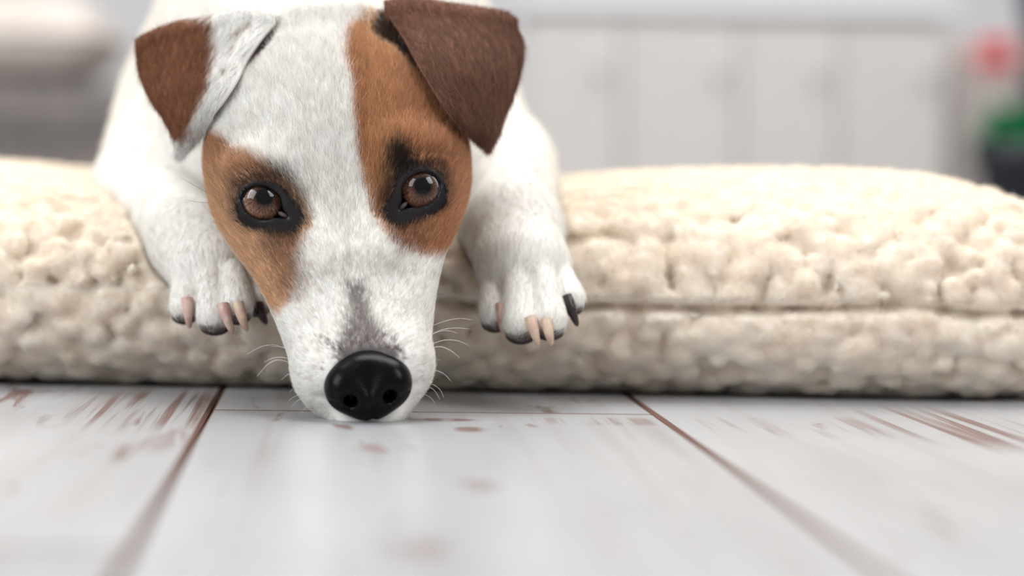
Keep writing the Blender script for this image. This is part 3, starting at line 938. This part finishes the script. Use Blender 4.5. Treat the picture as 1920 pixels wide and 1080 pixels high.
# body and legs
def w_body(c, n):
    h = f_head(c) / CM
    return (h > .2) * (c[:, 1] < .5) * np.where(c[:, 1] < .3, 1, .3) * np.where((n @ Fv) < .3, 1, .1) * np.where(c[:, 1] < .13, 2.5, 1)
roots, ti, T = sample(DV, DQ, w_body, 60000)
nn = VN[T[ti, 0]]
cc, ll, sh, ih = coat(roots)
cc = np.clip(cc * (1 + rng.normal(0, .07, (len(roots), 1))), 0, .95)
make_fur('fur', dog, roots, nn, flow_dir(roots, ih * 0), ll, cc, .00008, .24, .2)
# ears
for side, pts, A, nb in ear_hair:
    n, k = A.shape[:2]
    N = 22000
    ii = rng.uniform(nb - 8, n - 1.001, N); jj = rng.uniform(0, k - 1.001, N)
    i0, j0 = ii.astype(int), jj.astype(int); fi, fj = (ii - i0)[:, None], (jj - j0)[:, None]
    def bil(M): return (M[i0, j0] * (1 - fi) + M[i0 + 1, j0] * fi) * (1 - fj) + (M[i0, j0 + 1] * (1 - fi) + M[i0 + 1, j0 + 1] * fi) * fj
    rp, ra_ = bil(pts), bil(A)
    du = pts[np.minimum(i0 + 1, n - 1), j0] - pts[i0, j0]; dv = pts[i0, j0 + 1] - pts[i0, j0]
    nrm = np.cross(du, dv); nrm /= np.linalg.norm(nrm, axis=1, keepdims=True) + 1e-12
    nrm *= np.sign(-(nrm @ Fv))[:, None] + 1e-9
    top = i0 < nb
    fl = du / (np.linalg.norm(du, axis=1, keepdims=True) + 1e-12)
    lat = (A[0, -1, 0] - A[0, 0, 0])
    fl = fl + .45 * Rv * np.sign(A[nb, -1, 0] - A[nb, 0, 0]) * 0
    cc = np.clip(ear_col(side, ra_, rp) * (1 + rng.normal(0, .34, (N, 1))), 0, .95)
    make_fur('fur', dog, rp + nrm * .0011, nrm, fl, np.full(N, .0055), cc, .00005, .24, .3)

# ------------------------------------------------------------------ whiskers
wh_m = mat('whisker_white', lin(232, 228, 222), 0.45, 0.4)
add_bump(wh_m, 900, 0.05, 0.0001)
def whisker(pts, r=.00011, m=None):
    p0 = pts[0]
    h = head_front(*p0)
    base = h if h is not None else .03
    n = len(pts)
    path = [P(x, y, (min(base, .045) + (.004 if h is not None else 0)) - .002 * i) for i, (x, y) in enumerate(pts)]
    path = catmull(path, 14)
    link('whisker', tube_mesh('whisker', path, np.linspace(r, r * .25, 14), 5), dog, m or wh_m)
for pts in ([(808, 612), (835, 602), (862, 597), (886, 600)], [(806, 628), (830, 618), (855, 615), (882, 617)], [(806, 630), (822, 622), (840, 620), (858, 625)],
            [(808, 646), (832, 638), (858, 639), (880, 648)], [(806, 654), (826, 650), (846, 658), (862, 671)], [(806, 694), (822, 696), (836, 704), (846, 716)],
            [(800, 718), (814, 722), (826, 732), (832, 746)], [(798, 722), (812, 730), (820, 740), (825, 750)], [(790, 738), (802, 742), (810, 748), (815, 757)],
            [(806, 672), (815, 673), (826, 676)], [(540, 656), (515, 647), (490, 650), (462, 665)], [(536, 652), (522, 650), (508, 650)],
            [(545, 680), (520, 675), (500, 685), (482, 706)], [(548, 676), (530, 670), (510, 672), (494, 680)], [(556, 700), (540, 702), (528, 712)],
            [(560, 722), (550, 728), (542, 736)], [(572, 742), (556, 742), (540, 752)], [(578, 746), (560, 750), (546, 764)], [(588, 760), (574, 764), (562, 776)]):
    whisker(pts)
wh_d = mat('whisker_dark', lin(90, 80, 76), 0.5); add_bump(wh_d, 900, 0.05, 0.0001)
for pts in ([(390, 362), (365, 348), (335, 330)], [(388, 380), (366, 378), (345, 374)]): whisker(pts, .00009, wh_d)

# ------------------------------------------------------------------ cushion
X1, X2, Y1, Y2 = -.62, .258, .122, .68
ZS = .044
def blobs(p, s, seed, amp):
    """rounded curls: bumps around jittered points"""
    g = p / s
    i = np.floor(g).astype(np.int64)
    best = np.zeros(len(p))
    for dx in (-1, 0, 1):
        for dy in (-1, 0, 1):
            for dz in (-1, 0, 1):
                a, b_, c_ = i[:, 0] + dx, i[:, 1] + dy, i[:, 2] + dz
                o = np.stack([a + hash3(a, b_, c_, seed), b_ + hash3(a, b_, c_, seed + 1), c_ + hash3(a, b_, c_, seed + 2)], -1)
                r = .60 + .38 * hash3(a, b_, c_, seed + 3)
                d2 = ((g - o) ** 2).sum(1) / r ** 2
                hgt = np.clip(1 - d2, 0, 1) * (.65 + .35 * r)
                best = np.maximum(best, hgt)
    return np.sqrt(best) * amp
def f_cush_base(p):
    x, y, z = p[:, 0], p[:, 1], p[:, 2]
    rc = .05
    cx, cy = (X1 + X2) / 2, (Y1 + Y2) / 2
    qx = np.abs(x - cx) - (X2 - X1) / 2 + rc; qy = np.abs(y - cy) - (Y2 - Y1) / 2 + rc
    e = -(np.hypot(np.maximum(qx, 0), np.maximum(qy, 0)) + np.minimum(np.maximum(qx, qy), 0) - rc)
    e = e + .004 * (vnoise(p * 14, 21) - .5)
    dent = np.exp(-((x + .10) / .115) ** 2) * sstep(.06, .12, y)
    up = z > ZS
    Rz = np.where(up, .056 * (1 - .36 * dent), ZS)
    Ry = np.where(up, .115, .058)
    n = 2.25
    rho = ((np.maximum(Ry - e, 0) / Ry) ** n + (np.abs(z - ZS) / Rz) ** n) ** (1 / n)
    f = (rho - 1) * np.minimum(Rz, Ry)
    zz = ZS - .0042 + .0045 * (vnoise(np.stack([x * 24, x * 0, x * 0], 1), 31) - .5)
    groove = np.exp(-((z - zz) / .0022) ** 2) * sstep(-.14, .0, x)
    return f + .008 * groove
def f_cush(p):
    f = f_cush_base(p)
    near = np.abs(f) < .02
    if near.any():
        pn = p[near]
        warp = np.stack([vnoise(pn * 90, k) for k in (41, 42, 43)], 1) * .003
        h = blobs(pn + warp, .0098, 51, .0044) + blobs(pn + warp * 1.5, .0065, 71, .0009)
        h = h * np.where(pn[:, 2] < ZS, 1.3, 1.0)
        f = f.copy(); f[near] -= h - .0032
    f = smax(f, .0002 - p[:, 2], .0005)
    near = (np.abs(f) < .02) & (p[:, 0] > -.31) & (p[:, 0] < .13)
    if near.any():
        f = f.copy(); f[near] = smax(f[near], .0008 - f_dog(p[near]), .004)
    return f
xs2 = axis_steps([-.64, (-.30, .006), (.275, .0016)])
ys2 = axis_steps([.105, (.24, .0016), (.42, .003), (.71, .009)])
zs2 = axis_steps([-.003, (.112, .0016)])
fc = eval_sparse(f_cush, xs2, ys2, zs2)
CV, CQ = surface_nets(fc, xs2, ys2, zs2)
_e = np.concatenate([CQ[:, [0, 1]], CQ[:, [1, 2]], CQ[:, [2, 3]], CQ[:, [3, 0]]])
_deg = np.bincount(_e[:, 0], minlength=len(CV)) + np.bincount(_e[:, 1], minlength=len(CV))
for _ in range(4):
    _s = np.stack([np.bincount(_e[:, 0], CV[_e[:, 1], k], len(CV)) + np.bincount(_e[:, 1], CV[_e[:, 0], k], len(CV)) for k in range(3)], 1)
    CV = CV * .5 + .5 * _s / _deg[:, None]
print('cushion verts', len(CV))
fleece = mat('fleece_cream', rough=0.95, spec=0.1, **{'Subsurface Weight': 0.6, 'Subsurface Scale': 0.005})
bsdf(fleece).inputs['Subsurface Radius'].default_value = (1.0, .75, .5)
tint_noise(fleece, lin(236, 220, 202), lin(244, 233, 219), 60, lo=.3, hi=.7)
add_bump(fleece, 900, 0.5, 0.001, 4)
split = CV[:, 2] < ZS
qlow = split[CQ].sum(1) >= 2
cush = empty('dog_cushion', (-.14, .40, 0), category='cushion', label='thick cream fleece cushion lying on the floorboards under the dog')
for nme, sel in (('top_cover', ~qlow), ('bottom_cover', qlow)):
    q = CQ[sel]; u_, inv = np.unique(q, return_inverse=True)
    o = link(nme, np_mesh(nme, CV[u_], inv.reshape(q.shape)), mat=fleece); child(o, cush)
CN = np.zeros_like(CV); fn_ = np.cross(CV[CQ[:, 2]] - CV[CQ[:, 0]], CV[CQ[:, 3]] - CV[CQ[:, 1]])
for k in range(4): np.add.at(CN, CQ[:, k], fn_)
CN /= np.linalg.norm(CN, axis=1, keepdims=True) + 1e-15
roots, ti, T = sample(CV, CQ, lambda c, n: (c[:, 1] < .42) * (c[:, 0] > -.3) * (n[:, 2] > -.6) * np.where(c[:, 1] < .22, 1, .4) * np.where(c[:, 2] < ZS, .5, 1), 110000)
N = len(roots)
fc_ = lin(242, 231, 216) * (1 + rng.normal(0, .08, (N, 1)))
o = make_fur('fleece_fuzz', None, roots, CN[T[ti, 0]], rng.normal(0, 1, (N, 3)), np.full(N, .0048), np.clip(fc_, 0, .95), .00010, .7, .9)
child(o, cush)

# ------------------------------------------------------------------ background
wall_m = mat('wall_paint', lin(226, 226, 228), 0.8); add_bump(wall_m, 120, 0.1, 0.002)
def box_mesh(name, sx, sy, sz, bev=.01, seg=2):
    bm = bmesh.new(); bmesh.ops.create_cube(bm, size=1)
    bmesh.ops.scale(bm, vec=(sx, sy, sz), verts=bm.verts); bmesh.ops.translate(bm, vec=(0, 0, sz / 2), verts=bm.verts)
    if bev: bmesh.ops.bevel(bm, geom=bm.edges[:], offset=bev, segments=seg, affect='EDGES', profile=.6)
    me = bpy.data.meshes.new(name); bm.to_mesh(me); bm.free()
    return me
def put(name, me, parent, loc, m_, **kw):
    o = link(name, me, parent, m_, **kw); o.location = loc; return o
put('wall_back', box_mesh('wall_back', 6.4, .1, 2.6, 0), None, (0, 4.2, -PT), wall_m, kind='structure')
put('baseboard_back', box_mesh('baseboard_back', 6.4, .02, .09, .004), None, (0, 4.138, 0), mat('baseboard_white', lin(232, 232, 232), .5), kind='structure')

BY = 2.6
def bxz(px, py, Y=BY): return P(px, py, Y)
# low pale sideboard
sb_m = mat('sideboard_lacquer', lin(206, 202, 198), 0.5); tint_noise(sb_m, lin(194, 189, 185), lin(205, 201, 198), 6, (1, 1, .3))
top_m = mat('sideboard_top', lin(232, 232, 234), 0.4); add_bump(top_m, 60, 0.05, 0.001)
hz = bxz(1300, -8)[2]
xL, xR = bxz(985, 200)[0], bxz(1772, 200)[0]
sb = empty('low_sideboard', ((xL + xR) / 2, BY + .2, 0), category='sideboard', label='low pale grey sideboard with panel doors behind the cushion')
wS = xR - xL
put('body', box_mesh('body', wS, .38, hz - .05, .004), sb, (0, .01, .025), sb_m)
put('worktop', box_mesh('worktop', wS + .02, .42, .024, .004), sb, (0, 0, hz - .024), top_m, label='pale worktop')
put('plinth', box_mesh('plinth', wS - .04, .34, .03, .002), sb, (0, .02, 0), sb_m)
kn_m = mat('knob_steel', lin(204, 200, 196), 0.4, 0.5)
edges = [985, 1165, 1385, 1570, 1772]
for k in range(4):
    x0, x1 = bxz(edges[k], 200)[0], bxz(edges[k + 1], 200)[0]
    d = put('door', box_mesh('door', x1 - x0 - .0025, .02, hz - .075, .002), sb, ((x0 + x1) / 2 - sb.location[0], -.195, .035), sb_m)
    put('knob', box_mesh('knob', .016, .02, .016, .004), d, ((x1 - x0) / 2 - .03, -.018, hz * .6), kn_m)
# narrow pale tower beside it
tw_m = mat('cabinet_warm_grey', lin(190, 182, 178), 0.6); tint_noise(tw_m, lin(184, 175, 171), lin(196, 189, 185), 5)
x0, x1 = bxz(1778, 200, 2.9)[0], bxz(2080, 200, 2.9)[0]
tw = empty('storage_cabinet', ((x0 + x1) / 2, 3.15, 0), category='cabinet', label='warm grey low cabinet standing right of the sideboard, behind the plant')
tz = bxz(1800, 60, 2.9)[2]
put('body', box_mesh('body', x1 - x0, .4, tz, .006), tw, (0, .02, 0), tw_m)
put('door', box_mesh('door', x1 - x0 - .02, .02, tz - .06, .004), tw, (0, -.19, .03), tw_m)
# dark pouffe and beige box on the left
pf_m = mat('pouffe_fabric', lin(116, 110, 108), 0.9); tint_noise(pf_m, lin(108, 103, 102), lin(128, 120, 116), 40)
pz = bxz(100, 158)[2]
x0, x1 = bxz(-260, 200)[0], bxz(262, 200)[0]
pf = empty('pouffe', ((x0 + x1) / 2, BY + .2, 0), category='pouffe', label='square dark grey upholstered pouffe on the floor at far left')
put('base', box_mesh('base', x1 - x0, .36, pz * .62, .02, 3), pf, (0, 0, .012), pf_m)
put('seat_pad', box_mesh('seat_pad', x1 - x0 + .006, .37, pz * .38, .03, 4), pf, (0, 0, pz * .62 + .004), pf_m)
lg_m = mat('pouffe_leg_wood', lin(90, 70, 56), .5); tint_noise(lg_m, lin(80, 60, 48), lin(100, 78, 62), 30, (1, 1, .1))
for sx in (-1, 1):
    for sy in (-1, 1):
        put('leg', box_mesh('leg', .03, .03, .016, .003), pf, (sx * ((x1 - x0) / 2 - .04), sy * .14, 0), lg_m)
be_m = mat('beige_weave', lin(216, 206, 198), 0.85); tint_noise(be_m, lin(208, 197, 188), lin(222, 213, 206), 50)
x0, x1 = bxz(-170, 60, BY)[0], bxz(168, 60, BY)[0]
bk = empty('throw_cushion', ((x0 + x1) / 2, BY + .2, pz + .006), category='cushion', label='pale beige throw cushion lying on the dark grey pouffe')
def pillow(sx, sy, sz, n=24):
    u = np.linspace(-1, 1, n); gx, gy = np.meshgrid(u, u, indexing='ij')
    hgt = np.clip((1 - gx ** 4) * (1 - gy ** 4), 0, 1) ** .5
    a = np.stack([gx * sx / 2, gy * sy / 2, sz / 2 + hgt * sz / 2], -1); b_ = np.stack([gx * sx / 2, gy * sy / 2, sz / 2 - hgt * sz / 2], -1)[::-1]
    ia = np.arange(n * n).reshape(n, n)
    f = lambda A: np.stack([A[:-1, :-1], A[1:, :-1], A[1:, 1:], A[:-1, 1:]], -1).reshape(-1, 4)
    return np_mesh('cover', np.concatenate([a.reshape(-1, 3), b_.reshape(-1, 3)]), np.concatenate([f(ia), f(ia + n * n)]))
ph_ = bxz(60, -20)[2] - pz
put('cover', pillow(x1 - x0, .34, ph_), bk, (0, 0, 0), be_m)
put('piping', tube_mesh('piping', catmull([((x1 - x0) / 2 * a_, .17 * b_, ph_ / 2) for a_, b_ in ((-1, -1), (0, -1), (1, -1), (1, 0), (1, 1), (0, 1), (-1, 1), (-1, 0), (-1, -1))], 60), np.full(60, .004), 6), bk, (0, 0, 0), be_m)
# potted flowering plant, far right
pot_c = bxz(1912, 330, 2.15)
pot = empty('potted_plant', (pot_c[0], pot_c[1], 0), category='plant', label='blurred green plant with a pink bloom in a black pot at far right')
pot_m = mat('pot_black', lin(30, 31, 40), 0.5); add_bump(pot_m, 60, 0.1, 0.001)
s_ = (DIST + 2.15) / FPX
zr = bxz(1955, 268, 2.15)[2]
th = np.linspace(0, 2 * np.pi, 33)[:-1]
prof = [(0.001, 0), (.030, 0), (.034, .004), (88 * s_ * .9, zr - .03), (88 * s_, zr - .03), (88 * s_ + .002, zr), (88 * s_ - .004, zr), (88 * s_ - .008, zr - .02), (.001, zr - .02)]
pts = np.array([[(r * math.cos(t), r * math.sin(t), z) for t in th] for r, z in prof])
put('pot', grid_mesh('pot', pts, True, True), pot, (0, 0, 0), pot_m)
leaf_m = mat('leaf_green', lin(20, 128, 70), 0.5); tint_noise(leaf_m, lin(14, 130, 70), lin(44, 160, 100), 40)
stem_m = mat('stem_green', lin(40, 110, 60), 0.6); add_bump(stem_m, 200, 0.1, 0.001)
petal_m = mat('petal_pink', lin(232, 120, 124), 0.6); tint_noise(petal_m, lin(232, 134, 138), lin(240, 160, 160), 60)
def blade(L_, wd, bend, up):
    n = 9; t = np.linspace(0, 1, n)
    rows = []
    for k in t:
        hw = wd * math.sin(math.pi * min(1, .06 + .94 * k)) ** .7
        x = L_ * k; z = up * k - bend * k * k
        rows.append([(x, -hw, z + .15 * hw), (x, 0, z), (x, hw, z + .15 * hw)])
    return np.array(rows)
def rotz(p, a): c, s = math.cos(a), math.sin(a); return np.stack([p[..., 0] * c - p[..., 1] * s, p[..., 0] * s + p[..., 1] * c, p[..., 2]], -1)
def thin(o): md = o.modifiers.new('thick', 'SOLIDIFY'); md.thickness = .0012
for k in range(40):
    a_ = k * 2.4
    lay = k / 40
    g = rotz(blade(.068 - .02 * lay, .019, .045, .05 + .045 * lay), a_)
    thin(put('leaf', grid_mesh('leaf', g), pot, (0, 0, zr - .012 + .012 * lay), leaf_m))
fl = bxz(1860, 106, 2.15) - np.array([pot_c[0], pot_c[1], 0])
fl[1] = -.02
put('stem', tube_mesh('stem', catmull([(0, 0, zr - .02), (-.01, -.005, (zr + fl[2]) / 2 + .01), fl - np.array([0, 0, .012])], 10), np.full(10, .0022), 6), pot, (0, 0, 0), stem_m)
for lay, (n_, L_, up) in enumerate(((10, .050, .004), (9, .040, .020), (7, .028, .030))):
    for k in range(n_):
        g = rotz(blade(L_, .011, .012, up), k * 2 * math.pi / n_ + lay * .4)
        thin(put('petal', grid_mesh('petal', g), pot, tuple(fl + np.array([0, 0, .003 * lay])), petal_m))
for k in range(8):
    g = rotz(blade(.03, .012, .03, .0), k * 2 * math.pi / 8 + .2)
    thin(put('petal', grid_mesh('petal', g), pot, tuple(fl), petal_m))
# dark vase behind it
va_m = mat('vase_navy', lin(40, 42, 58), 0.4); add_bump(va_m, 50, 0.05, 0.001)
vc_ = bxz(1978, 40, 2.45)
sv = (DIST + 2.45) / FPX
ztop = bxz(1978, -140, 2.45)[2]
prof = [(.001, 0), (.05, 0), (.055, .01), (.058, ztop * .3), (80 * sv * .6, ztop * .6), (78 * sv, ztop * .85), (70 * sv, ztop * .97), (50 * sv, ztop), (50 * sv - .004, ztop - .004), (.03, ztop * .5), (.001, ztop * .3)]
pts = np.array([[(r * math.cos(t), r * math.sin(t), z) for t in th] for r, z in prof])
v_ = link('floor_vase', grid_mesh('floor_vase', pts, True, True), None, va_m, category='vase', label='dark navy vase standing behind the pink-blossomed plant at the far right edge')
v_.location = (vc_[0], vc_[1], 0)
